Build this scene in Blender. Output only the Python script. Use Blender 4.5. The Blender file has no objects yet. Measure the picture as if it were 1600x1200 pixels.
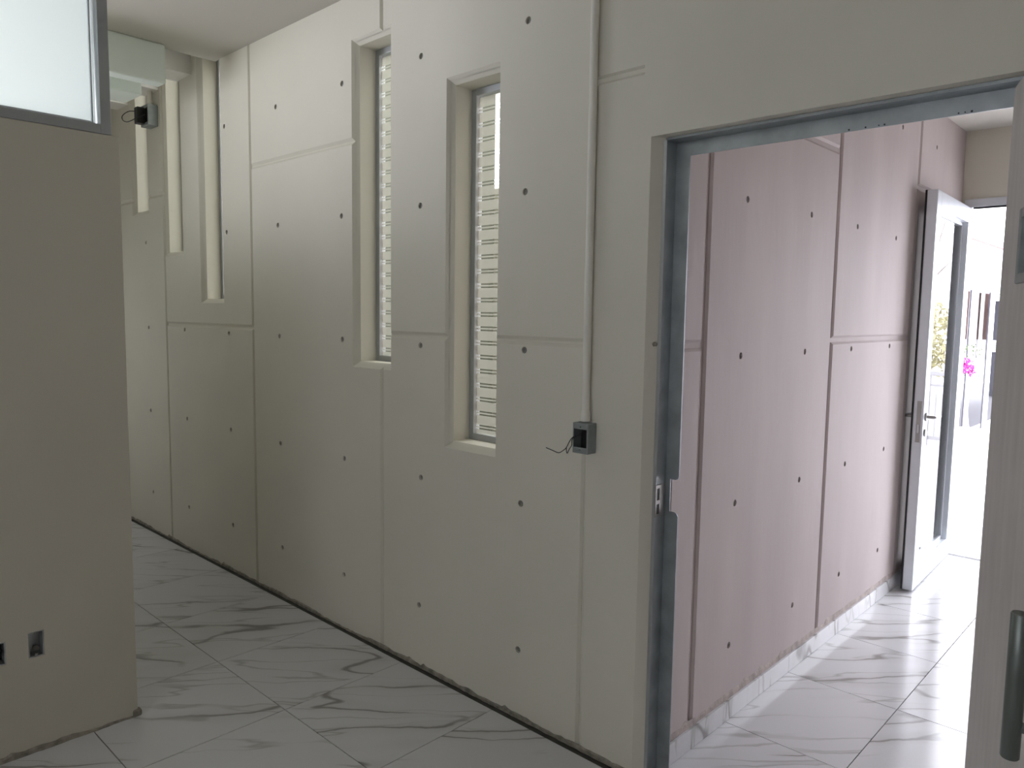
import bpy, bmesh, math, random
from mathutils import Matrix, Vector
random.seed(7)
S = bpy.context.scene
COL = S.collection

# ------------------------------------------------------------------ camera
CAM_H = 1.63
yaw, pit, rol, FPX = 0.7574117, -0.0929693, 0.0145737, 1174.98
fw = Vector((-math.sin(yaw)*math.cos(pit), math.cos(yaw)*math.cos(pit), math.sin(pit)))
rt = Vector((math.cos(yaw), math.sin(yaw), 0)); up = rt.cross(fw)
r2 = math.cos(rol)*rt + math.sin(rol)*up; u2 = -math.sin(rol)*rt + math.cos(rol)*up
cam = bpy.data.objects.new('camera', bpy.data.cameras.new('camera')); COL.objects.link(cam)
cam.matrix_world = Matrix(((r2.x, u2.x, -fw.x, 0), (r2.y, u2.y, -fw.y, 0), (r2.z, u2.z, -fw.z, CAM_H), (0, 0, 0, 1)))
cam.data.sensor_width = 36; cam.data.lens = FPX/1600*36; cam.data.clip_start = 0.02
S.camera = cam

# ------------------------------------------------------------------ sky (overcast) and exposure
W = bpy.data.worlds.new('World'); S.world = W; W.use_nodes = True
bg = W.node_tree.nodes['Background']; bg.inputs[0].default_value = (0.90, 0.91, 1.0, 1); bg.inputs[1].default_value = 1.0
S.view_settings.view_transform = 'Standard'; S.view_settings.look = 'None'
S.view_settings.gamma = 1; S.view_settings.use_curve_mapping = False
S.view_settings.exposure = 3.38
c = S.cycles
c.use_denoising = True; c.max_bounces = 10; c.diffuse_bounces = 6; c.glossy_bounces = 4
c.transmission_bounces = 8; c.transparent_max_bounces = 16; c.caustics_reflective = False; c.caustics_refractive = False
c.sample_clamp_indirect = 8

def portal(loc, rot, sx, sy):
    """marks an opening in a wall so that the sky's light through it is sampled well; gives no light itself"""
    l = bpy.data.lights.new('sky_portal', 'AREA'); l.shape = 'RECTANGLE'; l.size = sx; l.size_y = sy
    l.cycles.is_portal = True
    o = bpy.data.objects.new('sky_portal', l); COL.objects.link(o); o.location = loc; o.rotation_euler = rot

# ------------------------------------------------------------------ key dimensions (metres; camera stands at x=0 y=0)
YA = 2.143          # face of the long precast wall
YAB = 2.31          # its outer face
XB = -1.363         # face of the corridor wall
XC = -3.067         # face of the partition
ZC = 3.11           # room ceiling
T0X, T0Y, T = -0.543*CAM_H, 0.929*CAM_H, 0.6006   # a floor-tile joint and the tile pitch

# ------------------------------------------------------------------ materials
def newmat(n):
    m = bpy.data.materials.new(n); m.use_nodes = True
    nt = m.node_tree; b = nt.nodes['Principled BSDF']
    return m, nt, b
def N(nt, t, **kw):
    n = nt.nodes.new(t)
    for k, v in kw.items(): setattr(n, k, v)
    return n
def L(nt, a, b): nt.links.new(a, b)
def ramp(nt, stops):
    r = N(nt, 'ShaderNodeValToRGB'); e = r.color_ramp.elements
    while len(e) < len(stops): e.new(0.5)
    for i, (p, col) in enumerate(stops): e[i].position = p; e[i].color = (*col, 1)
    return r
def simple(n, col, rough=0.5, metal=0.0, var=0.06, scale=8.0, bump=0.0, bscale=60.0, stretch=(1, 1, 1), spec=0.5):
    m, nt, b = newmat(n)
    tc = N(nt, 'ShaderNodeTexCoord'); mp = N(nt, 'ShaderNodeMapping'); mp.inputs['Scale'].default_value = stretch
    L(nt, tc.outputs['Object'], mp.inputs[0])
    nz = N(nt, 'ShaderNodeTexNoise'); nz.inputs['Scale'].default_value = scale; nz.inputs['Detail'].default_value = 5
    L(nt, mp.outputs[0], nz.inputs['Vector'])
    lo = tuple(max(0, x*(1-var)) for x in col); hi = tuple(min(1, x*(1+var)) for x in col)
    r = ramp(nt, [(0.3, lo), (0.7, hi)]); L(nt, nz.outputs['Fac'], r.inputs[0]); L(nt, r.outputs[0], b.inputs['Base Color'])
    b.inputs['Roughness'].default_value = rough; b.inputs['Metallic'].default_value = metal
    b.inputs['Specular IOR Level'].default_value = spec
    if bump:
        n2 = N(nt, 'ShaderNodeTexNoise'); n2.inputs['Scale'].default_value = bscale; n2.inputs['Detail'].default_value = 6
        L(nt, mp.outputs[0], n2.inputs['Vector'])
        bp = N(nt, 'ShaderNodeBump'); bp.inputs['Strength'].default_value = bump; bp.inputs['Distance'].default_value = 0.01
        L(nt, n2.outputs['Fac'], bp.inputs['Height']); L(nt, bp.outputs[0], b.inputs['Normal'])
    return m
M = {}
M['wall'] = simple('cream_wall_paint', (0.67, 0.65, 0.565), 0.75, var=0.03, scale=1.6, bump=0.10, bscale=14)
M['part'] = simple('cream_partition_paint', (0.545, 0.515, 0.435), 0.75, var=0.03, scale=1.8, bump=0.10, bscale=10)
M['ceil'] = simple('white_ceiling_paint', (0.53, 0.51, 0.46), 0.85, var=0.02, scale=1.0)
M['box'] = simple('white_paint_green_light_tint', (0.74, 0.81, 0.75), 0.8, var=0.02)  # green cast of light through the frosted glass put into the colour
M['beam'] = simple('white_beam_paint', (0.86, 0.84, 0.80), 0.85, var=0.02)
M['plug'] = simple('grey_mortar_plug', (0.21, 0.21, 0.195), 0.9, var=0.3, scale=90)
M['mortar'] = simple('dirty_grey_mortar', (0.26, 0.24, 0.20), 0.95, var=0.35, scale=30, bump=0.4, bscale=90)
M['mortar_pink'] = simple('brown_pink_mortar', (0.43, 0.375, 0.35), 0.95, var=0.25, scale=20, bump=0.4, bscale=80)
M['grout'] = simple('grey_grout', (0.07, 0.068, 0.06), 0.9, var=0.2, scale=20)
M['steel'] = simple('galvanised_steel', (0.36, 0.395, 0.41), 0.42, 0.65, var=0.15, scale=14, stretch=(1, 1, 1))
M['alu'] = simple('grey_aluminium', (0.42, 0.44, 0.45), 0.4, 0.55, var=0.05)
M['alu_light'] = simple('pale_aluminium', (0.66, 0.69, 0.73), 0.32, 0.45, var=0.03)
M['rubber'] = simple('black_rubber', (0.02, 0.02, 0.022), 0.7)
M['black'] = simple('black_plastic', (0.015, 0.015, 0.016), 0.45)
M['grey_box'] = simple('grey_cast_metal', (0.28, 0.31, 0.31), 0.5, 0.3, var=0.1, scale=30)
M['conduit'] = simple('painted_conduit', (0.74, 0.72, 0.65), 0.5, var=0.03)
M['handle'] = simple('dark_grey_brushed_metal', (0.16, 0.18, 0.17), 0.38, 0.6, var=0.08, stretch=(20, 20, 2))
M['chrome'] = simple('brushed_nickel', (0.36, 0.35, 0.34), 0.35, 0.8)
M['leaf'] = simple('brushed_grey_white_door', (0.60, 0.58, 0.56), 0.6, var=0.08, scale=7, stretch=(3, 3, 0.6), bump=0.05)
M['white'] = simple('white_paint', (0.8, 0.8, 0.8), 0.6, var=0.02)
M['brick'] = simple('red_brown_wall', (0.19, 0.125, 0.115), 0.9, var=0.15)
M['dark'] = simple('dark_grey_panel', (0.05, 0.05, 0.065), 0.7)
M['patio'] = simple('pale_concrete_paving', (0.62, 0.60, 0.60), 0.7, var=0.05, scale=2)
M['bgrey'] = simple('blue_grey_floor', (0.06, 0.06, 0.072), 0.6)
M['olive'] = simple('dark_olive_render', (0.032, 0.031, 0.018), 0.9, var=0.1)
M['rail'] = simple('light_grey_rail_paint', (0.55, 0.55, 0.57), 0.5)
M['cream'] = simple('cream_render', (0.42, 0.40, 0.31), 0.9)
M['bark'] = simple('grey_bark', (0.45, 0.40, 0.38), 0.9, var=0.2, scale=20)
M['foliage'] = simple('yellow_green_leaves', (0.58, 0.55, 0.34), 0.7, var=0.25, scale=3)
M['flower'] = simple('magenta_petals', (0.42, 0.03, 0.27), 0.7, var=0.3, scale=20)
M['leafgreen'] = simple('dark_green_leaves', (0.06, 0.09, 0.03), 0.7, var=0.4, scale=20)
M['sign'] = simple('white_sign_face', (0.7, 0.72, 0.78), 0.6)
M['blue'] = simple('blue_print', (0.22, 0.3, 0.45), 0.6)
M['terra'] = simple('grey_pot', (0.4, 0.38, 0.36), 0.8)

def corridor_paint():
    m, nt, b = newmat('streaky_pinkish_primer')
    tc = N(nt, 'ShaderNodeTexCoord')
    mp = N(nt, 'ShaderNodeMapping'); mp.inputs['Scale'].default_value = (2, 2.0, 0.5); L(nt, tc.outputs['Object'], mp.inputs[0])
    n1 = N(nt, 'ShaderNodeTexNoise'); n1.inputs['Scale'].default_value = 1.7; n1.inputs['Detail'].default_value = 7; n1.inputs['Roughness'].default_value = 0.5
    L(nt, mp.outputs[0], n1.inputs['Vector'])
    r = ramp(nt, [(0.25, (0.45, 0.392, 0.385)), (0.5, (0.495, 0.433, 0.422)), (0.75, (0.545, 0.482, 0.468))])
    L(nt, n1.outputs['Fac'], r.inputs[0])
    L(nt, r.outputs[0], b.inputs['Base Color'])
    b.inputs['Roughness'].default_value = 0.7
    n2 = N(nt, 'ShaderNodeTexNoise'); n2.inputs['Scale'].default_value = 9; n2.inputs['Detail'].default_value = 8
    L(nt, mp.outputs[0], n2.inputs['Vector'])
    bp = N(nt, 'ShaderNodeBump'); bp.inputs['Strength'].default_value = 0.12; bp.inputs['Distance'].default_value = 0.01
    L(nt, n2.outputs['Fac'], bp.inputs['Height']); L(nt, bp.outputs[0], b.inputs['Normal'])
    return m
M['corr'] = corridor_paint()

def marble(n, ang=math.radians(45)):
    m, nt, b = newmat(n)
    tc = N(nt, 'ShaderNodeTexCoord'); oi = N(nt, 'ShaderNodeObjectInfo')
    mul = N(nt, 'ShaderNodeMath', operation='MULTIPLY'); mul.inputs[1].default_value = 37.0; L(nt, oi.outputs['Random'], mul.inputs[0])
    cb = N(nt, 'ShaderNodeCombineXYZ'); L(nt, mul.outputs[0], cb.inputs[0]); L(nt, mul.outputs[0], cb.inputs[1]); L(nt, mul.outputs[0], cb.inputs[2])
    rot = N(nt, 'ShaderNodeMapping'); rot.inputs['Rotation'].default_value = (0, 0, -ang); L(nt, tc.outputs['Object'], rot.inputs[0])
    add = N(nt, 'ShaderNodeVectorMath', operation='ADD'); L(nt, rot.outputs[0], add.inputs[0]); L(nt, cb.outputs[0], add.inputs[1])
    # warp
    wn = N(nt, 'ShaderNodeTexNoise'); wn.inputs['Scale'].default_value = 3.0; wn.inputs['Detail'].default_value = 4; L(nt, add.outputs[0], wn.inputs['Vector'])
    ws = N(nt, 'ShaderNodeVectorMath', operation='SCALE'); ws.inputs['Scale'].default_value = 0.10; L(nt, wn.outputs['Color'], ws.inputs[0])
    a2 = N(nt, 'ShaderNodeVectorMath', operation='ADD'); L(nt, add.outputs[0], a2.inputs[0]); L(nt, ws.outputs[0], a2.inputs[1])
    def vein(scale, w0, w1, seed):
        mp = N(nt, 'ShaderNodeMapping'); mp.inputs['Scale'].default_value = scale; mp.inputs['Location'].default_value = (seed, seed*1.7, 0)
        L(nt, a2.outputs[0], mp.inputs[0])
        nz = N(nt, 'ShaderNodeTexNoise'); nz.inputs['Scale'].default_value = 1.0; nz.inputs['Detail'].default_value = 2.2; nz.inputs['Roughness'].default_value = 0.45
        L(nt, mp.outputs[0], nz.inputs['Vector'])
        sb = N(nt, 'ShaderNodeMath', operation='SUBTRACT'); sb.inputs[1].default_value = 0.5; L(nt, nz.outputs['Fac'], sb.inputs[0])
        ab = N(nt, 'ShaderNodeMath', operation='ABSOLUTE'); L(nt, sb.outputs[0], ab.inputs[0])
        mr = N(nt, 'ShaderNodeMapRange'); mr.inputs['From Min'].default_value = w0; mr.inputs['From Max'].default_value = w1
        mr.inputs['To Min'].default_value = 1; mr.inputs['To Max'].default_value = 0; L(nt, ab.outputs[0], mr.inputs['Value'])
        # sparse mask
        mk = N(nt, 'ShaderNodeTexNoise'); mk.inputs['Scale'].default_value = 2.2; mk.inputs['Detail'].default_value = 1
        m2 = N(nt, 'ShaderNodeMapping'); m2.inputs['Location'].default_value = (seed*3, 5, seed); L(nt, add.outputs[0], m2.inputs[0]); L(nt, m2.outputs[0], mk.inputs['Vector'])
        mm = N(nt, 'ShaderNodeMapRange'); mm.inputs['From Min'].default_value = 0.36; mm.inputs['From Max'].default_value = 0.52; L(nt, mk.outputs['Fac'], mm.inputs['Value'])
        ml = N(nt, 'ShaderNodeMath', operation='MULTIPLY'); L(nt, mr.outputs[0], ml.inputs[0]); L(nt, mm.outputs[0], ml.inputs[1])
        return ml.outputs[0]
    v1 = vein((0.7, 3.6, 1), 0.003, 0.013, 1.0)
    v2 = vein((0.8, 7.5, 1), 0.001, 0.016, 4.0)
    v3 = vein((0.7, 3.6, 1), 0.0, 0.07, 1.0)
    base = (0.63, 0.635, 0.65)
    def mix(a, fac, col, k):
        mx = N(nt, 'ShaderNodeMix', data_type='RGBA')
        f = N(nt, 'ShaderNodeMath', operation='MULTIPLY'); f.inputs[1].default_value = k; L(nt, fac, f.inputs[0]); L(nt, f.outputs[0], mx.inputs['Factor'])
        if isinstance(a, tuple): mx.inputs['A'].default_value = (*a, 1)
        else: L(nt, a, mx.inputs['A'])
        mx.inputs['B'].default_value = (*col, 1)
        return mx.outputs['Result']
    o = mix(base, v3, (0.50, 0.50, 0.49), 0.45); o = mix(o, v2, (0.34, 0.335, 0.32), 0.6); o = mix(o, v1, (0.25, 0.24, 0.225), 0.85)
    L(nt, o, b.inputs['Base Color']); b.inputs['Roughness'].default_value = 0.16; b.inputs['Specular IOR Level'].default_value = 0.45
    return m
M['marble'] = marble('white_marble_tile')

def frosted(n, tint, clear=0.0):
    """acid-etched glass: scatters the light that comes through"""
    m = bpy.data.materials.new(n); m.use_nodes = True; nt = m.node_tree; nt.nodes.clear()
    out = N(nt, 'ShaderNodeOutputMaterial'); tr = N(nt, 'ShaderNodeBsdfTranslucent'); tr.inputs[0].default_value = (*tint, 1)
    df = N(nt, 'ShaderNodeBsdfDiffuse'); df.inputs[0].default_value = (*tint, 1)
    m1 = N(nt, 'ShaderNodeMixShader'); m1.inputs[0].default_value = 0.2; L(nt, tr.outputs[0], m1.inputs[1]); L(nt, df.outputs[0], m1.inputs[2])
    tp = N(nt, 'ShaderNodeBsdfTransparent'); tp.inputs[0].default_value = (*tint, 1)
    m2 = N(nt, 'ShaderNodeMixShader'); m2.inputs[0].default_value = clear; L(nt, m1.outputs[0], m2.inputs[1]); L(nt, tp.outputs[0], m2.inputs[2])
    L(nt, m2.outputs[0], out.inputs[0])
    return m
M['frost'] = frosted('frosted_glass', (0.795, 0.83, 0.81))

def striped_film():
    """frosted film printed with bands; two thin clear slits between bands (object z, pitch 62 mm)"""
    m = bpy.data.materials.new('banded_frosted_film'); m.use_nodes = True; nt = m.node_tree; nt.nodes.clear()
    out = N(nt, 'ShaderNodeOutputMaterial')
    tr = N(nt, 'ShaderNodeBsdfTranslucent'); tr.inputs[0].default_value = (0.27, 0.28, 0.245, 1)
    df = N(nt, 'ShaderNodeBsdfDiffuse'); df.inputs[0].default_value = (0.8, 0.82, 0.76, 1)
    tp0 = N(nt, 'ShaderNodeBsdfTransparent'); tp0.inputs[0].default_value = (0.82, 0.79, 0.71, 1)
    m0 = N(nt, 'ShaderNodeMixShader'); m0.inputs[0].default_value = 0.15; L(nt, tr.outputs[0], m0.inputs[1]); L(nt, df.outputs[0], m0.inputs[2])
    m1 = N(nt, 'ShaderNodeMixShader'); m1.inputs[0].default_value = 0.48; L(nt, m0.outputs[0], m1.inputs[1]); L(nt, tp0.outputs[0], m1.inputs[2])
    tp = N(nt, 'ShaderNodeBsdfTransparent'); tp.inputs[0].default_value = (0.9, 0.92, 0.88, 1)
    tc = N(nt, 'ShaderNodeTexCoord'); sp = N(nt, 'ShaderNodeSeparateXYZ'); L(nt, tc.outputs['Object'], sp.inputs[0])
    dv = N(nt, 'ShaderNodeMath', operation='DIVIDE'); dv.inputs[1].default_value = 0.0615; L(nt, sp.outputs['Z'], dv.inputs[0])
    fr = N(nt, 'ShaderNodeMath', operation='FRACT'); L(nt, dv.outputs[0], fr.inputs[0])
    def band(c0, hw):
        s = N(nt, 'ShaderNodeMath', operation='COMPARE'); s.inputs[1].default_value = c0; s.inputs[2].default_value = hw; L(nt, fr.outputs[0], s.inputs[0]); return s.outputs[0]
    mx = N(nt, 'ShaderNodeMath', operation='MAXIMUM'); L(nt, band(0.39, 0.055), mx.inputs[0]); L(nt, band(0.61, 0.055), mx.inputs[1])
    m2 = N(nt, 'ShaderNodeMixShader'); L(nt, mx.outputs[0], m2.inputs[0]); L(nt, m1.outputs[0], m2.inputs[1]); L(nt, tp.outputs[0], m2.inputs[2])
    L(nt, m2.outputs[0], out.inputs[0])
    return m
M['film'] = striped_film()

def clear_glass(n, ior, tint=(0.93, 0.96, 0.95)):
    m = bpy.data.materials.new(n); m.use_nodes = True; nt = m.node_tree; nt.nodes.clear()
    out = N(nt, 'ShaderNodeOutputMaterial'); fz = N(nt, 'ShaderNodeFresnel'); fz.inputs[0].default_value = ior
    tp = N(nt, 'ShaderNodeBsdfTransparent'); tp.inputs[0].default_value = (*tint, 1)
    gl = N(nt, 'ShaderNodeBsdfGlossy'); gl.inputs['Roughness'].default_value = 0.0
    mx = N(nt, 'ShaderNodeMixShader'); L(nt, fz.outputs[0], mx.inputs[0]); L(nt, tp.outputs[0], mx.inputs[1]); L(nt, gl.outputs[0], mx.inputs[2])
    L(nt, mx.outputs[0], out.inputs[0])
    return m
M['glass'] = clear_glass('clear_door_glass', 1.5)
M['tint_glass'] = clear_glass('greenish_vision_glass', 1.5, (0.45, 0.55, 0.52))

# ------------------------------------------------------------------ mesh helpers
def mesh(bm, smooth=False):
    bmesh.ops.recalc_face_normals(bm, faces=bm.faces)
    me = bpy.data.meshes.new('m'); bm.to_mesh(me); bm.free()
    if smooth:
        for p in me.polygons: p.use_smooth = True
    return me
def obj(name, data, mat=None, parent=None):
    if isinstance(data, bmesh.types.BMesh): data = mesh(data)
    o = bpy.data.objects.new(name, data); COL.objects.link(o); data.name = name
    if mat and not data.materials: data.materials.append(M[mat] if isinstance(mat, str) else mat)
    if parent: o.parent = parent
    return o
def empty(name, loc=(0, 0, 0)):
    o = bpy.data.objects.new(name, None); COL.objects.link(o); o.location = loc; o.empty_display_size = 0.1
    return o
def tag(o, label, cat, kind=None, group=None):
    o['label'] = label; o['category'] = cat
    if kind: o['kind'] = kind
    if group: o['group'] = group
    return o
def box(bm, x0, x1, y0, y1, z0, z1, bev=0.0):
    r = bmesh.ops.create_cube(bm, size=1)
    vs = r['verts']
    for v in vs:
        v.co = Vector(((x0+x1)/2+v.co.x*(x1-x0), (y0+y1)/2+v.co.y*(y1-y0), (z0+z1)/2+v.co.z*(z1-z0)))
    if bev:
        es = list({e for v in vs for e in v.link_edges})
        bmesh.ops.bevel(bm, geom=es, offset=bev, segments=2, affect='EDGES', profile=0.5)
    return bm
def B(*a, bev=0.0): return box(bmesh.new(), *a, bev=bev)
def prism(bm, pts, axis, a0, a1):
    """polygon pts (2-D in the other two axes, in x,y,z order) extruded along axis from a0 to a1"""
    def P(p, a):
        q = list(p); q.insert(axis, a); return q
    lo = [bm.verts.new(P(p, a0)) for p in pts]; hi = [bm.verts.new(P(p, a1)) for p in pts]
    bm.faces.new(lo); bm.faces.new(hi)
    n = len(pts)
    for i in range(n): bm.faces.new((lo[i], lo[(i+1) % n], hi[(i+1) % n], hi[i]))
    return bm
def tube(bm, pts, r, seg=10, cap=True):
    pts = [Vector(p) for p in pts]; rings = []
    prev = None
    for i, p in enumerate(pts):
        d = (pts[min(i+1, len(pts)-1)] - pts[max(i-1, 0)]).normalized()
        if prev is None: a = d.orthogonal().normalized()
        else: a = (prev - d*prev.dot(d)).normalized()
        prev = a; b = d.cross(a)
        rr = r[i] if isinstance(r, (list, tuple)) else r
        rings.append([bm.verts.new(p + rr*(math.cos(t)*a + math.sin(t)*b)) for t in [2*math.pi*k/seg for k in range(seg)]])
    for A, C in zip(rings, rings[1:]):
        for k in range(seg): bm.faces.new((A[k], A[(k+1) % seg], C[(k+1) % seg], C[k]))
    if cap: bm.faces.new(rings[0]); bm.faces.new(rings[-1])
    return bm
def curve_pts(ctrl, n=8):
    P = [Vector(p) for p in ctrl]; P = [2*P[0]-P[1]] + P + [2*P[-1]-P[-2]]; out = []
    for i in range(1, len(P)-2):
        for k in range(n):
            t = k/n
            out.append(0.5*((2*P[i]) + (P[i+1]-P[i-1])*t + (2*P[i-1]-5*P[i]+4*P[i+1]-P[i+2])*t*t + (3*P[i]-P[i-1]-3*P[i+1]+P[i+2])*t**3))
    out.append(P[-2]); return out
def smooth_obj(o, ang=40):
    for p in o.data.polygons: p.use_smooth = True
    o.data.set_sharp_from_angle(angle=math.radians(ang))
    return o
def cut(o, cutter_bm):
    cm = mesh(cutter_bm); co = bpy.data.objects.new('cutter', cm); COL.objects.link(co)
    md = o.modifiers.new('cut', 'BOOLEAN'); md.operation = 'DIFFERENCE'; md.object = co; md.solver = 'EXACT'
    dg = bpy.context.evaluated_depsgraph_get()
    me = bpy.data.meshes.new_from_object(o.evaluated_get(dg), depsgraph=dg)
    o.modifiers.clear(); old = o.data; o.data = me; me.name = o.name
    bpy.data.objects.remove(co); bpy.data.meshes.remove(cm); bpy.data.meshes.remove(old)
    return o

# ------------------------------------------------------------------ FLOOR
floor = tag(obj('floor', B(-7.2, 2.6, -3.2, 6.0, -0.2, -0.005), 'grout'), 'white marble tile floor with grey veins and thin grout lines', 'floor', 'structure')
tile_me = mesh(B(-T/2+.0018, T/2-.0018, -T/2+.0018, T/2-.0018, -.010, 0.0)); tile_me.materials.append(M['marble'])
def lay(x0, x1, y0, y1):
    i0 = math.floor((x0-T0X)/T); i1 = math.ceil((x1-T0X)/T); j0 = math.floor((y0-T0Y)/T); j1 = math.ceil((y1-T0Y)/T)
    for i in range(i0, i1):
        for j in range(j0, j1):
            if (i, j) in laid: continue
            laid.add((i, j))
            t = obj('tile', tile_me, None, floor); t.location = (T0X+(i+.5)*T, T0Y+(j+.5)*T, 0)
            if random.random() < .5: t.rotation_euler.z = math.pi
laid = set()
lay(-6.6, 2.4, -1.2, 2.1)
lay(-1.34, 1.2, 2.2, 5.8)

# ------------------------------------------------------------------ WALL A : precast panels, five slit windows, doorway
DX0, DX1, DZ = -1.415, -0.355, 2.215
WINS = [(-5.87, -5.57, 2.30), (-5.33, -5.02, 1.985), (-4.77, -4.456, 1.67), (-3.105, -2.80, 1.36), (-2.425, -2.112, 1.05)]   # x0 x1 sill
WH, BV = 1.55, 0.028
def win_top(z0): return min(z0+WH, 3.56)
def winding(bm, x0, x1, z0, z1):
    e = 0.01
    secs = [(YA-e, -e), (YA+BV, BV), (YAB+.05, BV)]
    rings = [[bm.verts.new((x, y, z)) for x, z in ((x0+s, z0+s), (x1-s, z0+s), (x1-s, z1-s), (x0+s, z1-s))] for y, s in secs]
    bm.faces.new(rings[0]); bm.faces.new(rings[-1])
    for A, C in zip(rings, rings[1:]):
        for k in range(4): bm.faces.new((A[k], A[(k+1) % 4], C[(k+1) % 4], C[k]))
def openings(bm):
    for x0, x1, z0 in WINS: winding(bm, x0, x1, z0, win_top(z0))
    # doorway with a slightly splayed plaster reveal
    prism(bm, [(DX0-.004, YA-.006), (-1.386, 2.187), (-1.386, YAB+.05), (DX1, YAB+.05), (DX1, YA-.006)], 2, -0.3, DZ)
    return bm
PT = 0.012
wa = obj('wall_back', B(-7.2, 2.6, YA+PT, YAB, -.2, 3.75), 'wall'); cut(wa, openings(bmesh.new()))
tag(wa, 'long cream precast concrete wall with slit windows and round tie holes', 'wall', 'structure')
HX = [-1.968, -2.588, -3.190, -3.808, -4.405, -5.030, -5.640]; HZ = [0.291, 0.891, 1.490, 2.096, 2.720]
holes = [(x+random.uniform(-.006, .006), z+random.uniform(-.006, .006)) for x in HX for z in HZ]
HR = 0.0135
def panelA(x0, x1, z0, z1, slot=None):
    g = 0.004
    bm = bmesh.new()
    xa, xb, za, zb = x0+g, x1-g, (z0+g if z0 > 0 else z0), z1-g
    ch = 0.009
    back = [(xa, za), (xb, za), (xb, zb), (xa, zb)]; cv = .013; fr = [(xa+ch, za+(cv if z0 > 0 else 0)), (xb-ch, za+(cv if z0 > 0 else 0)), (xb-ch, zb-cv), (xa+ch, zb-cv)]
    v0 = [bm.verts.new((x, YA+PT+.002, z)) for x, z in back]; v1 = [bm.verts.new((x, YA+PT-.002, z)) for x, z in back]
    fm = [((a[0]*2+b[0])/3, (a[1]*2+b[1])/3) for a, b in zip(back, fr)]
    v2 = [bm.verts.new((x, YA, z)) for x, z in fr]
    rings = [v0, v1, v2]
    bm.faces.new(v0); bm.faces.new(v2)
    for A, C in zip(rings, rings[1:]):
        for k in range(4): bm.faces.new((A[k], A[(k+1) % 4], C[(k+1) % 4], C[k]))
    o = obj('panel', bm, 'wall', wa)
    cb = openings(bmesh.new())
    hs = [(x, z) for x, z in holes if x0+.05 < x < x1-.05 and z0+.03 < z < z1-.03 and not any(w[0]-.02 < x < w[1]+.02 and w[2]-.02 < z < w[2]+WH for w in WINS)]
    for x, z in hs:
        prism(cb, [(x+HR*math.cos(t), z+HR*math.sin(t)) for t in [2*math.pi*k/14 for k in range(14)]], 1, YA-.01, YA+.03)
    if slot:
        sx0, sx1, sz = slot
        prism(cb, [(YA-.001, sz-.019), (YA+.011, sz-.008), (YA+.011, sz+.006), (YA-.001, sz+.013)], 0, sx0, sx1)
    cut(o, cb)
    for x, z in hs:
        p = obj('tie_hole_plug', plug_me, None, o); p.location = (x, YA+.0075, z)
    return o
pb = bmesh.new(); tube(pb, [(0, 0, 0), (0, .0035, 0), (0, .004, 0)], [HR*.80, HR*.98, HR*.98], 12); plug_me = mesh(pb); plug_me.materials.append(M['plug'])
ZT = 3.72
for x0, x1, js in [(-7.1, -5.32, [2.41]), (-5.32, -4.10, [1.528]), (-4.10, -2.87, [2.442]), (-2.87, -1.66, [1.528])]:
    zs = [0.0] + js + [ZT]
    for a, b_ in zip(zs, zs[1:]): panelA(x0, x1, a, b_)
panelA(-1.66, 2.55, 0.0, ZT, slot=(-1.70, -1.447, 2.437))

def ribbon(name, parent, axis, a0, a1, fixed, z0, zlo, zhi, th, mat, step=0.02, seed=1, sgn=-1):
    """ragged strip of mortar: runs along axis (0=x, 1=y) on the plane 'fixed', proud by th towards sgn"""
    rd = random.Random(seed); bm = bmesh.new(); n = int((a1-a0)/step); h = (zlo+zhi)/2; prev = None
    for i in range(n+1):
        a = a0+(a1-a0)*i/n; h += rd.uniform(-1, 1)*(zhi-zlo)*.35; h = max(zlo, min(zhi, h))
        if rd.random() < .03: h = zhi*1.35
        t = th*rd.uniform(.6, 1.2); row = []
        for off, z in ((0, z0), (t, z0), (t*.8, z0+h*.7), (0, z0+h)):
            row.append(bm.verts.new((a, fixed+sgn*off, z) if axis == 0 else (fixed+sgn*off, a, z)))
        if prev:
            for k in range(3): bm.faces.new((prev[k], prev[k+1], row[k+1], row[k]))
        prev = row
    o = obj(name, bm, mat, parent); return o
ribbon('mortar_strip', wa, 0, -6.6, -1.42, YA, 0.0, .006, .020, .007, 'mortar', seed=3)

lb = bmesh.new(); bmesh.ops.create_icosphere(lb, subdivisions=2, radius=.8)
for v in lb.verts: v.co = Vector((-1.396+v.co.x*.010, 2.176+v.co.y*.016, 1.535+v.co.z*.010*(1+.4*math.sin(9*v.co.y))))
obj('mortar_lump', lb, 'mortar', wa)
# ---- slit windows
for i, (x0, x1, z0) in enumerate(WINS):
    z1 = win_top(z0); X0, X1, Z0, Z1 = x0+BV, x1-BV, z0+BV, z1-BV
    w = empty('window_%d' % (i+1), ((X0+X1)/2, 2.28, Z0))
    lab = ['highest and leftmost slit window behind the hanging grey box', 'second slit window from the left, under the white beam', 'third slit window from the left reaching the ceiling edge',
           'taller slit window with banded frosted film in the middle of the wall', 'lower slit window with banded film next to the conduit'][i]
    tag(w, lab, 'window', 'structure')
    fwid = 0.028
    def bar(*a):
        o = obj('frame_bar', B(*a, bev=.002), 'alu', w); o.matrix_parent_inverse = Matrix.Translation(-Vector(w.location)); return o
    bar(X0, X0+fwid, 2.262, 2.30, Z0, Z1); bar(X1-fwid, X1, 2.262, 2.30, Z0, Z1)
    bar(X0+fwid, X1-fwid, 2.262, 2.30, Z0, Z0+fwid); bar(X0+fwid, X1-fwid, 2.262, 2.30, Z1-fwid, Z1)
    p = obj('glass_pane', B(-(X1-X0)/2+fwid-.003, (X1-X0)/2-fwid+.003, 0, .0008, 0, Z1-Z0-2*fwid+.006), 'film', w)
    p.location = (0, 0.0, fwid-.003); p['label'] = 'glass with frosted bands and thin clear slits'

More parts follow.
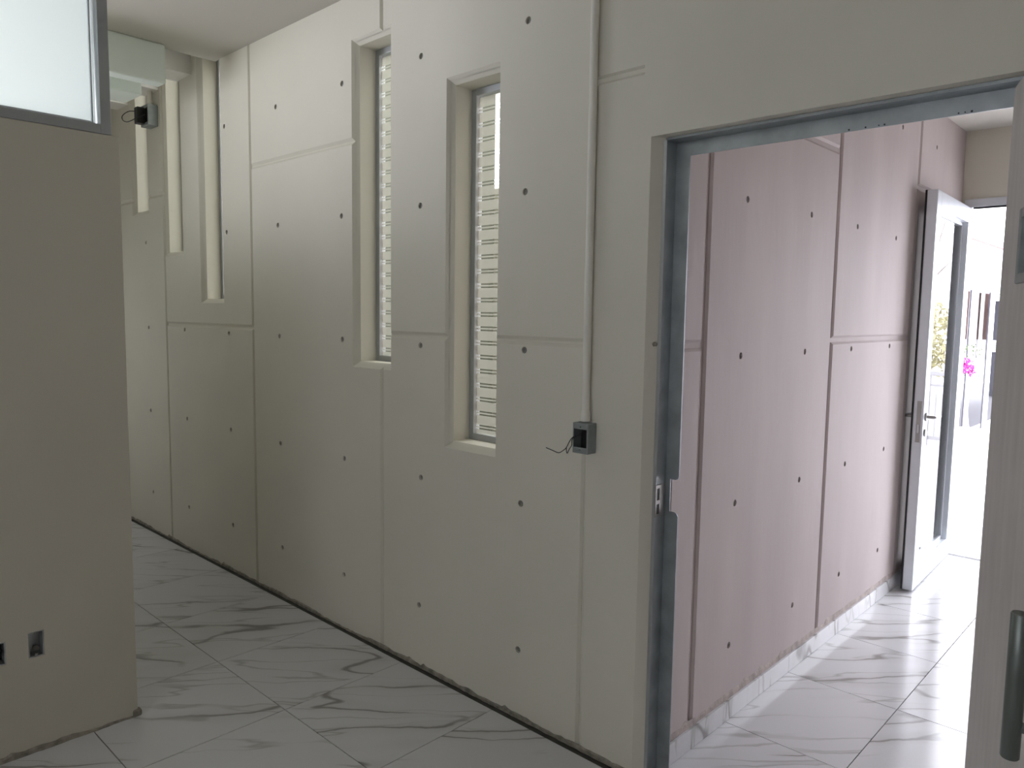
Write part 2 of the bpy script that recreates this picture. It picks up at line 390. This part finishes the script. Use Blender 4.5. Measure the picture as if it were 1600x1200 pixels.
# ------------------------------------------------------------------ WALL B : corridor wall
PB_ = 0.011
wb = obj('wall_corridor_left', box(B(XB-.2, XB-PB_, YAB, 6.0, -.2, 3.2), -1.385, XB-PB_, 2.252, YAB, 0, 2.2), 'corr')
tag(wb, 'pinkish white precast concrete corridor wall seen through the doorway', 'wall', 'structure')
YE = 5.85
HY = [2.735, 3.352, 3.922, 4.518, 5.178]
holesB = [(y+random.uniform(-.005, .005), z+random.uniform(-.005, .005)) for y in HY for z in [.308, .894, 1.484, 2.080, 2.678]]
def panelB(y0, y1, z0, z1, x_back=XB-PB_-.002):
    g, ch = 0.011, 0.010
    ya, yb = y0+g, y1-g; za, zb = (z0+g if z0 > 0.05 else z0), z1-g
    zc = ch if z0 > 0.05 else 0
    bm = bmesh.new()
    back = [(ya, za), (yb, za), (yb, zb), (ya, zb)]; fr = [(ya+ch, za+zc), (yb-ch, za+zc), (yb-ch, zb-ch), (ya+ch, zb-ch)]
    rings = [[bm.verts.new((x, y, z)) for y, z in R] for x, R in ((x_back, back), (XB-.0085, back), (XB, fr))]
    bm.faces.new(rings[0]); bm.faces.new(rings[-1])
    for A, C in zip(rings, rings[1:]):
        for k in range(4): bm.faces.new((A[k], A[(k+1) % 4], C[(k+1) % 4], C[k]))
    o = obj('panel', bm, 'corr', wb)
    hs = [(y, z) for y, z in holesB if ya+.05 < y < yb-.05 and za+.03 < z < zb-.03]
    if hs:
        cb = bmesh.new()
        for y, z in hs: prism(cb, [(y+HR*math.cos(t), z+HR*math.sin(t)) for t in [2*math.pi*k/14 for k in range(14)]], 0, XB-.03, XB+.01)
        cut(o, cb)
        for y, z in hs:
            p = obj('tie_hole_plug', plugB, None, o); p.location = (XB-.0075, y, z)
pb = bmesh.new(); tube(pb, [(0, 0, 0), (-.0035, 0, 0), (-.004, 0, 0)], [HR*.80, HR*.98, HR*.98], 12); plugB = mesh(pb); plugB.materials.append(M['plug'])
ZK = 2.90
for y0, y1, j in [(2.24, 2.447, 1.528), (2.447, 3.655, 2.408), (3.655, 4.862, 1.527), (4.862, 5.88, 2.402)]:
    xb = -1.384 if y0 < 2.3 else XB-PB_-.002
    panelB(y0, y1, 0.0, j, xb); panelB(y0, y1, j, ZK+.02, xb)
ribbon('mortar_strip', wb, 1, 2.26, 5.8, XB, 0.078, .022, .033, .003, 'mortar_pink', seed=8, sgn=1, step=.03)

# baseboard of cut marble tiles
bb = tag(empty('baseboard_left', (XB, 4.0, 0)), 'low marble tile skirting along the pinkish corridor wall', 'baseboard', 'structure')
bme = mesh(B(0, .011, .001, T-.001, .001, .082, bev=.001)); bme.materials.append(M['marble'])
for j in range(1, 9):
    y = T0Y+j*T
    if y+T < 2.25 or y+T > YE+.62: continue
    t = obj('tile', bme, None, bb); t.matrix_parent_inverse = Matrix.Translation(-Vector(bb.location)); t.location = (XB+.0005, y, 0)
    if y < 2.252: t.location.y = 2.252; t.scale.y = (y+T-2.252)/T

# ------------------------------------------------------------------ PARTITION (wall C) with frosted clerestory
PZ = 2.27
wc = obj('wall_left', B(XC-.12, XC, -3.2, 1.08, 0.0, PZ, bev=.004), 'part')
tag(wc, 'plain cream partition wall below the frosted glass at left', 'wall', 'structure')
cb = bmesh.new(); box(cb, XC-.055, XC+.01, .712, .762, .357, .452); box(cb, XC-.055, XC+.01, .592, .642, .360, .444); cut(wc, cb)
ribbon('mortar_strip', wc, 1, -.6, 1.085, XC, 0.0, .003, .020, .010, 'mortar', seed=12, sgn=1)
o = obj('mortar_lump', B(XC-.02, XC+.014, 1.060, 1.092, 0, .026, bev=.007), 'mortar', wc)
w6 = tag(empty('window_6', (XC-.05, 0, PZ)), 'large frosted glass pane in grey aluminium frame above the partition', 'window', 'structure')
def w6p(n, bm, m):
    o = obj(n, bm, m, w6); o.matrix_parent_inverse = Matrix.Translation(-Vector(w6.location)); return o
w6p('frame_stile', B(XC-.075, XC+.002, 1.016, 1.053, PZ, ZC, bev=.002), 'alu'); w6p('frame_rail', B(XC-.075, XC+.002, -1.0, 1.016, PZ, PZ+.034, bev=.002), 'alu')
w6p('frame_stile', B(XC-.075, XC+.002, -1.037, -1.0, PZ, ZC, bev=.002), 'alu'); w6p('frame_rail', B(XC-.075, XC+.002, -1.0, 1.016, ZC-.034, ZC, bev=.002), 'alu')
w6p('glazing_bead', B(XC-.037, XC-.026, .996, 1.001, PZ+.034, ZC-.034), 'alu_light')
w6p('glazing_bead', B(XC-.03, XC-.018, -1.0, 1.0, PZ+.034, PZ+.044, bev=.002), 'alu_light')
w6p('glass_pane', B(XC-.043, XC-.037, -1.0, 1.012, PZ+.030, ZC-.03), 'frost')

# ------------------------------------------------------------------ CEILINGS, beams
tag(obj('ceiling', B(-4.52, 2.6, -3.2, YA+.005, ZC, 3.75), 'ceil'), 'plain off-white room ceiling at the top left', 'ceiling', 'structure')
tag(obj('ceiling_passage', B(-7.2, -4.52, -3.2, YA+.005, 3.60, 3.75), 'ceil'), 'raised ceiling above the far beams', 'ceiling', 'structure')
tag(obj('ceiling_corridor', B(XB-.2, 1.4, YAB, 6.1, 2.89, 4.2), 'ceil'), 'corridor ceiling above the glass entrance door', 'ceiling', 'structure')  # solid mass carried up out of view to block sky from nearby slit windows
o = obj('trim_1', B(-4.56, -4.45, -3.0, 1.83, 2.895, 3.11, bev=.012), 'box'); tag(o, 'nearer white ceiling beam, coloured with green glass light, just beyond the partition', 'beam', 'structure')
o = obj('trim_5', B(-5.06, -4.80, -3.0, 1.83, 2.895, 3.20, bev=.012), 'box'); tag(o, 'farther white ceiling beam, coloured with green glass light, lower left of the nearer one', 'beam', 'structure')
for k, (a, b_) in enumerate([(-5.06, -4.84), (-5.57, -5.345), (-6.11, -5.895)]):
    o = obj('trim_%d' % (k+2), B(a, b_, .9, YA+.004, 3.098, 3.30), 'beam')
    tag(o, ['nearest short white ceiling beam meeting the wall above the second slit window', 'middle white ceiling beam above the hanging grey electrical box', 'farthest white ceiling beam, only its lower edge showing'][k], 'beam', 'structure')

# ------------------------------------------------------------------ unseen room shell (gives the light its path)
tag(obj('wall_right', B(2.4, 2.6, -3.2, YA, 0, ZC), 'wall'), 'cream room wall to the right of the camera', 'wall', 'structure')
def holed_wall(name, dims, holes_, lab, mat='wall'):
    o = obj(name, B(*dims), mat); cb = bmesh.new()
    for hh in holes_: box(cb, *hh)
    cut(o, cb); return tag(o, lab, 'wall', 'structure')
holed_wall('wall_front', (-5.5, 2.6, -3.2, -3.0, 0, ZC), [(-1.9, 1.3, -3.3, -2.9, 1.62, 2.0)], 'room wall behind the camera with a window slot added for fill light')  # invented opening, placed and sized as fill for the long wall
portal((-.3, -3.1, 1.81), (-math.pi/2, 0, 0), 3.2, .38)
holed_wall('wall_passage_left', (-5.5, -5.3, -3.0, 1.0, 0, 3.6), [(-5.6, -5.2, -2.6, .7, 1.0, 2.85)], 'unseen wall behind the partition with a window opening added for light')  # guessed window that lights the frosted pane and the upper long wall
portal((-5.4, -.95, 1.925), (0, -math.pi/2, 0), 1.85, 3.3)
tag(obj('wall_passage_light_block', B(-5.3, XC-.12, .88, 1.0, 0, 2.17), 'part'), 'unseen low partition added to keep daylight off the lower long wall, open above', 'wall', 'structure')  # made-up partition; its height sets how much daylight spills over
holed_wall('wall_passage_end', (-7.3, -7.1, .8, YA, 0, 3.6), [(-7.4, -7.0, 1.15, 1.40, .6, 2.2)], 'end wall of the far passage with an unseen opening added for light')  # opening added out of view to brighten the far passage
portal((-7.2, 1.275, 1.4), (0, -math.pi/2, 0), 1.6, .25)
tag(obj('wall_passage_return', B(-7.1, -5.5, .8, 1.0, 0, 3.6), 'wall'), 'short return wall of the far passage', 'wall', 'structure')
o = obj('wall_corridor_end', B(XB-.2, 1.4, YE, 6.0, 0, 3.0), 'wall'); cut(o, B(-1.345, .35, YE-.1, 6.1, -.1, 2.44)); tag(o, 'cream end wall above the entrance door', 'wall', 'structure')
portal((-.5, 5.95, 1.2), (math.pi/2, 0, 0), 1.7, 2.4)
tag(obj('wall_corridor_right', B(1.2, 1.4, YAB, 6.0, 0, 3.0), 'corr'), 'corridor wall opposite the pinkish panels', 'wall', 'structure')

# ------------------------------------------------------------------ DOOR 1 : steel frame and open leaf
d1 = tag(empty('door_1', ((DX0+DX1)/2, 2.2, 0)), 'wide doorway with bare galvanised steel frame and opened grey leaf', 'door', 'structure')
def P1(o): o.parent = d1; o.matrix_parent_inverse = Matrix.Translation(-Vector(d1.location)); return o
jm = prism(bmesh.new(), [(-1.3895, 2.184), (-1.3795, 2.184), (-1.3795, 2.2448), (-1.3895, 2.2448)], 2, 0, 2.206)
prism(jm, [(-1.3895, 2.245), (-1.327, 2.245), (-1.327, 2.249), (-1.3895, 2.249)], 2, 0, 2.1588)
j = P1(obj('jamb', jm, 'steel'))
nb = bmesh.new(); prism(nb, [(-1.3605, .954), (-1.342, .954), (-1.333, .950), (-1.3265, .940), (-1.30, .940), (-1.30, 1.082), (-1.3265, 1.082), (-1.331, 1.072), (-1.340, 1.068), (-1.3605, 1.068)], 1, 2.20, 2.30); cut(j, nb)
P1(obj('jamb_lip', B(-1.3900, -1.3775, 2.181, 2.1845, 0, 2.206), 'alu'))
hd = P1(obj('header', prism(bmesh.new(), [(2.184, 2.2145), (2.184, 2.206), (2.245, 2.206), (2.245, 2.159), (2.249, 2.159), (2.249, 2.2145)], 0, -1.3793, -.356), 'steel'))
P1(obj('jamb', prism(bmesh.new(), [(-.3555, 2.184), (-.366, 2.184), (-.366, 2.245), (-.398, 2.245), (-.398, 2.249), (-.3555, 2.249)], 2, 0, 2.1588), 'steel'))
for x in (-.82, -.775, -.74, -.725, -.545, -.53, -.515):
    q = bmesh.new(); tube(q, [(x, 2.2435, 2.164), (x, 2.2449, 2.164)], random.uniform(.0018, .0032), 8); obj('drill_hole', q, 'black', hd)
sp = obj('strike_plate', B(-1.3794, -1.3755, 2.179, 2.226, .940, 1.052, bev=.0008), 'chrome'); cut(sp, box(box(bmesh.new(), -1.39, -1.37, 2.186, 2.203, .950, .985), -1.39, -1.37, 2.186, 2.203, .998, 1.040)); P1(sp)
bk = obj('strike_pocket', B(-1.3793, -1.3774, 2.184, 2.206, .946, 1.044), 'black'); P1(bk)
# open leaf, swung about 110 degrees into the room
th = math.radians(19.5); hinge = Vector((-.402, 2.125, 0)); dv = Vector((math.sin(th), -math.cos(th), 0)); nv = Vector((-math.cos(th), -math.sin(th), 0))
lm = Matrix(((dv.x, nv.x, 0, hinge.x), (dv.y, nv.y, 0, hinge.y), (0, 0, 1, 0), (0, 0, 0, 1)))   # local x along the leaf, local y out of its visible face
leaf = obj('leaf', B(0, .97, -.045, 0, .012, 2.175, bev=.003), 'leaf')
cut(leaf, B(.215, .72, -.06, .02, 1.722, 1.857))
leaf.parent = d1; leaf.matrix_parent_inverse = Matrix.Translation(-Vector(d1.location)); leaf.matrix_basis = lm
leaf['label'] = 'grey door leaf seen edge-on at the right with a small window'
vf = bmesh.new()
for a in ((.203, .225, 1.71, 1.869), (.71, .732, 1.71, 1.869)): box(vf, a[0], a[1], -.05, .006, a[2], a[3], bev=.002)
for a in ((.225, .71, 1.71, 1.731), (.225, .71, 1.848, 1.869)): box(vf, a[0], a[1], -.05, .006, a[2], a[3], bev=.002)
obj('vision_frame', vf, 'grey_box', leaf)
obj('vision_glass', B(.22, .715, -.026, -.020, 1.725, 1.854), 'tint_glass', leaf)
HZ0, HZ1, HAL, HST = .940, 1.177, .775, .06
hb = bmesh.new(); tube(hb, [(HAL, HST, HZ0), (HAL, HST, HZ0+.002), (HAL, HST, HZ1-.002), (HAL, HST, HZ1)], [.0120, .0135, .0135, .0120], 20)
for z in (HZ0+.052, HZ1-.054): tube(hb, [(HAL, -.002, z), (HAL, HST, z)], .0085, 14)
smooth_obj(obj('pull_handle', hb, 'handle', leaf))
for z in (.25, 1.1, 1.95):
    kb = bmesh.new(); tube(kb, [(.004, -.051, z-.05), (.004, -.051, z+.05)], .007, 12); smooth_obj(obj('hinge', kb, 'steel', leaf))

# ------------------------------------------------------------------ DOOR 2 : glazed entrance door at the corridor's end
d2 = tag(empty('door_2', (-.8, 5.9, 0)), 'glazed aluminium entrance door standing open at the corridor end', 'door', 'structure')
def P2(o): o.parent = d2; o.matrix_parent_inverse = Matrix.Translation(-Vector(d2.location)); return o
P2(obj('frame_header', B(-1.345, .35, 5.835, 5.90, 2.385, 2.44, bev=.003), 'alu_light')); P2(obj('header_gasket', B(-1.29, .30, 5.838, 5.86, 2.374, 2.385), 'rubber'))
P2(obj('frame_jamb', B(-1.345, -1.30, 5.835, 5.90, 0, 2.385, bev=.003), 'alu_light')); P2(obj('frame_jamb', B(.30, .35, 5.835, 5.90, 0, 2.385, bev=.003), 'alu_light'))
P2(obj('threshold', B(-1.345, .35, 5.835, 5.99, -.003, .012, bev=.003), 'white'))
lf = P2(obj('leaf', B(-1.306, -1.250, 4.835, 4.935, .012, 2.375, bev=.004), 'alu_light')); lf['label'] = 'aluminium and glass leaf opened back against the corridor wall'
lf.matrix_basis = Matrix.Translation((-1.25, 4.835, 0)) @ Matrix.Rotation(math.radians(2.3), 4, 'Z') @ Matrix.Translation((1.25, -4.835, 0))   # not quite folded back
def PL(n, bm, m, sm=False):
    o = obj(n, bm, m, lf)
    if sm: smooth_obj(o)
    return o
PL('hinge_stile', B(-1.306, -1.250, 5.72, 5.825, .012, 2.375, bev=.004), 'alu_light')
PL('top_rail', B(-1.306, -1.250, 4.935, 5.72, 2.275, 2.375, bev=.004), 'alu_light'); PL('bottom_rail', B(-1.306, -1.250, 4.935, 5.72, .012, .135, bev=.004), 'alu_light')
for a in ((4.935, 4.945, .135, 2.275), (5.71, 5.72, .135, 2.275)): PL('glazing_bead', B(-1.304, -1.284, a[0], a[1], a[2], a[3], bev=.002), 'alu_light')
for a in ((.135, .157), (2.253, 2.275)): PL('glazing_bead', B(-1.304, -1.284, 4.945, 5.71, a[0], a[1], bev=.003), 'alu_light')
PL('glass_pane', B(-1.298, -1.292, 4.937, 5.715, .137, 2.27), 'glass')
PL('edge_gasket', B(-1.316, -1.306, 4.835, 4.85, .012, 2.375), 'rubber')
PL('lock_plate', B(-1.287, -1.263, 4.832, 4.836, .91, 1.155, bev=.001), 'chrome')
PL('latch_bolt', B(-1.280, -1.270, 4.824, 4.834, .965, 1.015, bev=.003), 'alu_light')
for s, xf in ((1, -1.250), (-1, -1.306)):
    hb = bmesh.new(); tube(hb, [(xf, 4.885, 1.06), (xf+s*.010, 4.885, 1.06)], .026, 18)
    tube(hb, curve_pts([(xf+s*.008, 4.885, 1.06), (xf+s*.038, 4.885, 1.06), (xf+s*.050, 4.898, 1.06), (xf+s*.051, 4.96, 1.058), (xf+s*.049, 5.01, 1.056)], 5), .0095, 12)
    PL('lever_handle', hb, 'chrome', True)
    hb = bmesh.new(); tube(hb, [(xf, 4.885, .965), (xf+s*.008, 4.885, .965), (xf+s*.012, 4.885, .965)], [.024, .024, .016], 18); PL('lock_cylinder', hb, 'chrome', True)

# ------------------------------------------------------------------ ELECTRICAL things
def conduit(name, x, y, z0, z1, r, lab):
    bm = bmesh.new(); tube(bm, [(x, y, z0), (x, y, z1)], r, 18)
    o = smooth_obj(obj(name, bm, 'conduit')); tag(o, lab, 'conduit', group=None)
    bm = bmesh.new(); tube(bm, [(x, y, z0-.001), (x, y, z0+.028)], r*1.22, 18); k = smooth_obj(obj('coupling', bm, 'conduit', o))
    bm = bmesh.new(); tube(bm, [(x, y, z0+.028), (x, y, z0+.038)], [r*1.22, r*1.05], 18); smooth_obj(obj('coupling_ring', bm, 'conduit', o))
    return o
conduit('conduit', -1.645, YA-.017, 1.252, ZC+.02, .0145, 'cream painted vertical conduit running up from the open box to the ceiling')
conduit('conduit', -5.425, YA-.028, 2.998, 3.12, .016, 'short cream conduit between the white beam and the hanging grey box')

def open_box(name, x0, x1, y0, z0, z1, lab):
    o = obj(name, B(x0, x1, y0, YA-.001, z0, z1, bev=.003), 'grey_box'); cut(o, B(x0+.006, x1-.006, y0-.01, YA-.006, z0+.006, z1-.006))
    tag(o, lab, 'junction box')
    for a, b_ in ((z1-.022, z1-.006), (z0+.006, z0+.022)):
        e = obj('mounting_ear', B(x0+.006, x1-.006, y0+.001, y0+.004, a, b_), 'grey_box', o); cm = (x0+x1)/2
        cut(e, prism(bmesh.new(), [(cm+.003*math.cos(t), (a+b_)/2+.003*math.sin(t)) for t in [k*math.pi/5 for k in range(10)]], 1, y0-.01, y0+.01))
    obj('box_back_sheet', B(x0+.0065, x1-.0065, YA-.0075, YA-.0062, z0+.0065, z1-.0065), 'black', o)  # black sheet puts the open box's inner darkness into the colour
    return o
jb = open_box('junction_box', -1.676, -1.606, 2.092, 1.137, 1.247, 'open grey junction box with black wires beside the slit window')
def wire(ctrl, parent, r=.0016):
    bm = bmesh.new(); tube(bm, curve_pts(ctrl, 6), r, 6); o = smooth_obj(obj('wire', bm, 'black', parent), 80); return o
wire([(-1.640, 2.125, 1.225), (-1.636, 2.10, 1.214), (-1.660, 2.075, 1.196), (-1.672, 2.07, 1.178), (-1.683, 2.068, 1.157), (-1.700, 2.07, 1.143), (-1.722, 2.072, 1.132), (-1.750, 2.073, 1.136), (-1.784, 2.074, 1.142)], jb)
wire([(-1.645, 2.125, 1.215), (-1.650, 2.09, 1.204), (-1.662, 2.075, 1.190), (-1.662, 2.072, 1.168), (-1.672, 2.071, 1.152), (-1.681, 2.070, 1.136), (-1.683, 2.068, 1.150), (-1.680, 2.066, 1.160)], jb)
hbx = open_box('junction_box', -5.49, -5.365, 2.075, 2.862, 3.000, 'grey electrical box hanging high below the white beams with a wire loop')
obj('black_socket', B(-5.484, -5.425, 2.030, 2.085, 2.875, 2.985, bev=.006), 'black', hbx)
wire([(-5.45, 2.03, 2.955), (-5.50, 2.0, 2.955), (-5.565, 1.985, 2.935), (-5.56, 1.985, 2.905), (-5.50, 1.99, 2.885), (-5.43, 2.0, 2.888), (-5.38, 2.02, 2.905), (-5.365, 2.06, 2.925)], hbx, .003)

for y0, y1, z0, z1, lab in ((.712, .762, .357, .452, 'right one of two empty electrical wall boxes low in the partition'), (.592, .642, .360, .444, 'left one of two wall boxes, with wires, at the picture edge')):
    o = obj('outlet_box', B(XC-.052, XC-.001, y0+.001, y1-.001, z0+.001, z1-.001), 'alu'); cut(o, B(XC-.048, XC+.01, y0+.004, y1-.004, z0+.004, z1-.004)); tag(o, lab, 'outlet box', group='wall boxes in the partition')
    for z in (z0+.004, z1-.012): obj('screw_lug', B(XC-.008, XC-.003, (y0+y1)/2-.005, (y0+y1)/2+.005, z, z+.008, bev=.001), 'chrome', o)
    obj('box_back_sheet', B(XC-.0478, XC-.046, y0+.0042, y1-.0042, z0+.0042, z1-.0042), 'black' if y0 < .7 else 'alu', o)  # back sheet: black at left for a dark interior, plain metal at right
    kb = bmesh.new(); tube(kb, [(XC-.046, (y0+y1)/2+.008, z0+.02), (XC-.034, (y0+y1)/2+.006, z0+.02)], .010, 12); obj('conduit_stub', kb, 'terra', o)
    if y0 < .7: wire([(XC-.04, y0+.01, z0+.02), (XC-.012, y0+.03, z0+.03), (XC-.006, y0+.044, z0+.05), (XC-.02, y0+.03, z0+.072)], o, .002)

# plaster crumbs on the corridor floor
def crumb(x, y, r, sd, lab):
    rd = random.Random(sd); bm = bmesh.new(); bmesh.ops.create_icosphere(bm, subdivisions=2, radius=r)
    for v in bm.verts: v.co = Vector((v.co.x*rd.uniform(.7, 1.5), v.co.y*rd.uniform(.7, 1.2), max(-.3*r, v.co.z*.5)))
    o = obj('plaster_crumb', bm, 'white'); o.location = (x, y, .3*r); tag(o, lab, 'crumb', group='plaster crumbs on the corridor floor')
crumb(-.846, 2.20*1.02, .006, 1, 'small white plaster crumb farther from the doorway on the corridor tile')
crumb(-.655, 2.02*1.22, .006, 2, 'small white plaster crumb nearer the doorway beside the long tile joint')

# ------------------------------------------------------------------ OUTSIDE
tag(obj('ground_patio', B(-14, 16, 6.0, 40, -.25, -.03), 'patio'), 'bright pale patio paving outside the entrance', 'patio', 'structure')
tag(obj('ground_yard', B(-14, XB-.2, YAB, 6.0, -.25, -.03), 'patio'), 'paved yard behind the slit windows', 'yard', 'structure')
# neighbouring block seen through the slit films
nb = tag(empty('neighbour_block', (-7, 5.5, 0)), 'olive rendered block outside the slit windows', 'building')
def PN(n, bm, m):
    o = obj(n, bm, m, nb); o.matrix_parent_inverse = Matrix.Translation(-Vector(nb.location)); return o
PN('screen_wall', B(-13, -4.645, 4.6, 4.66, -.03, 4.4), 'olive'); PN('wall', B(-13, -4.40, 4.9, 7.0, -.03, 2.75), 'cream')
PN('coping', B(-13, -4.645, 4.59, 4.67, 4.4, 4.45), 'olive')
# patio building with white posts
pbd = tag(empty('patio_building', (-2.45, 14, 0)), 'white posted glazed building across the patio with brown wall behind', 'building')
def PB(n, bm, m):
    o = obj(n, bm, m, pbd); o.matrix_parent_inverse = Matrix.Translation(-Vector(pbd.location)); return o
PB('kerb', B(-2.70, -2.42, 10.6, 22, -.03, .02), 'white')
PB('interior_floor', B(-7.5, -2.70, 9.9, 22, -.03, .015), 'bgrey')
for y, wd in ((10.75, .10), (11.43, .12), (12.57, .20), (13.6, .16), (14.6, .2), (16.0, .2)):
    PB('post', B(-2.475, -2.44, y-wd/2, y+wd/2, .02, 2.03, bev=.006), 'white')
    PB('post_edge', B(-2.478, -2.462, y-wd/2-.015, y-wd/2, .02, 2.03), 'dark')
PB('fascia', B(-2.60, -2.44, 10.2, 22, 2.03, 2.66), 'white'); PB('eave', B(-2.75, -2.40, 10.0, 22, 2.66, 2.75), 'brick')
PB('roof', B(-7.5, -2.40, 10.0, 22, 2.75, 2.85), 'white')
PB('back_wall', B(-6.2, -3.72, 19.0, 19.2, 1.22, 2.6), 'brick'); PB('low_wall', B(-6.2, -3.72, 18.98, 19.2, .80, 1.22), 'white')
for x in (-4.10, -3.99, -3.88): PB('column', B(x-.03, x+.03, 18.9, 18.98, .8, 2.6), 'white')
PB('dark_panel', B(-3.74, -3.3, 18.9, 19.0, 1.21, 2.06), 'dark'); PB('dark_doorway', B(-3.68, -3.45, 18.9, 19.0, .02, .96), 'dark')
sg = PB('sign', B(-3.74, -3.3, 18.88, 18.92, .965, 1.205), 'sign')
for z in (1.0, 1.05, 1.10, 1.15): o = obj('printed_line', B(-3.70, -3.34, 18.872, 18.881, z, z+.014), 'blue', sg); o.matrix_parent_inverse = Matrix.Identity(4)
for k in range(8): PB('fence_bar', B(-4.12+.055*k, -4.105+.055*k, 18.0, 18.02, .5, .86), 'alu')
PB('fence_rail', B(-4.15, -3.65, 18.0, 18.03, .47, .50), 'alu')

# bougainvillea in a pot
pl = tag(empty('potted_bougainvillea', (-2.30, 11.0, -.03)), 'potted bougainvillea with magenta flowers beside the white posts', 'plant')
bm = bmesh.new(); tube(bm, [(0, 0, 0), (0, 0, .02), (0, 0, .26), (0, 0, .28)], [.10, .11, .15, .15], 18); smooth_obj(obj('pot', bm, 'white', pl))
rd = random.Random(5)
st = bmesh.new(); tube(st, curve_pts([(0, 0, .2), (-.04, 0, .5), (-.03, 0, .8), (-.06, 0, 1.1)], 5), .008, 8)
tube(st, curve_pts([(-.04, 0, .9), (.03, 0, 1.15), (.0, 0, 1.32)], 5), .004, 6); tube(st, curve_pts([(-.05, 0, 1.0), (-.1, 0, 1.2), (-.12, 0, 1.34)], 5), .004, 6)
obj('stem', st, 'bark', pl)
def tuft(n, cx, cy, cz, r, cnt, size, mat, parent, sq=1.0):
    bm = bmesh.new()
    for _ in range(cnt):
        d = Vector((rd.gauss(0, 1), rd.gauss(0, 1), rd.gauss(0, 1)*sq)).normalized()*r*rd.random()**.4
        a = Vector((rd.gauss(0, 1), rd.gauss(0, 1), rd.gauss(0, 1))).normalized(); b = a.orthogonal().normalized(); s = size*rd.uniform(.6, 1.3)
        p = Vector((cx, cy, cz))+d; cpt = a.cross(b)*s*.25
        v = [bm.verts.new(q) for q in (p-a*s, p+b*s*.5+cpt, p+a*s, p-b*s*.5+cpt)]
        bm.faces.new((v[0], v[1], v[2])); bm.faces.new((v[0], v[2], v[3]))
    me = bpy.data.meshes.new(n); bm.to_mesh(me); bm.free()
    return obj(n, me, mat, parent)
tuft('flowers', -.10, 0, 1.08, .11, 160, .024, 'flower', pl)['kind'] = 'stuff'
tuft('flowers', -.03, 0, 1.0, .05, 50, .022, 'flower', pl)['kind'] = 'stuff'
tuft('leaves', -.05, 0, 1.25, .13, 40, .02, 'leafgreen', pl)['kind'] = 'stuff'
# railing and tree outside, seen as a reflection in the door glass
ra = tag(empty('railing', (.1, 11.1, 0)), 'white balustrade reflected in the open glass door', 'railing')
def PR(n, bm, m):
    o = obj(n, bm, m, ra); o.matrix_parent_inverse = Matrix.Translation(-Vector(ra.location)); return o
PR('top_rail', B(-.9, 1.5, 11.06, 11.14, .90, .96, bev=.01), 'rail'); PR('mid_rail', B(-.9, 1.5, 11.08, 11.12, .76, .79), 'rail'); PR('bottom_rail', B(-.9, 1.5, 11.08, 11.12, .05, .10), 'rail')
for x in (-.75, -.28, .4, 1.1): PR('post', B(x-.02, x+.02, 11.07, 11.13, -.03, .92), 'rail')
for k in range(26): PR('baluster', B(-.7+k*.08, -.686+k*.08, 11.093, 11.107, .10, .66), 'rail')
tr = tag(empty('tree', (.70, 16, -.03)), 'yellow-green tree with bare upper branches reflected in the door glass', 'tree')
bm = bmesh.new(); tube(bm, curve_pts([(0, 0, 0), (.03, 0, .8), (-.03, 0, 1.6), (-.02, 0, 2.3), (.02, 0, 2.7)], 5), [.09-.0025*i for i in range(21)], 10)
for e in ((.22, .1, 3.3), (-.12, 0, 3.1), (-.35, .1, 2.75), (.3, -.1, 2.9), (-.2, .2, 3.5)):
    tube(bm, curve_pts([(0, 0, 2.3), (e[0]*.5, e[1]*.5, 2.3+(e[2]-2.3)*.55), e], 5), [.03-.0022*i for i in range(11)], 7)
obj('trunk', bm, 'bark', tr)
tuft('crown', -.05, 0, 1.25, .75, 900, .07, 'foliage', tr, .9)['kind'] = 'stuff'
tuft('crown', .25, .3, 1.7, .45, 300, .06, 'foliage', tr)['kind'] = 'stuff'
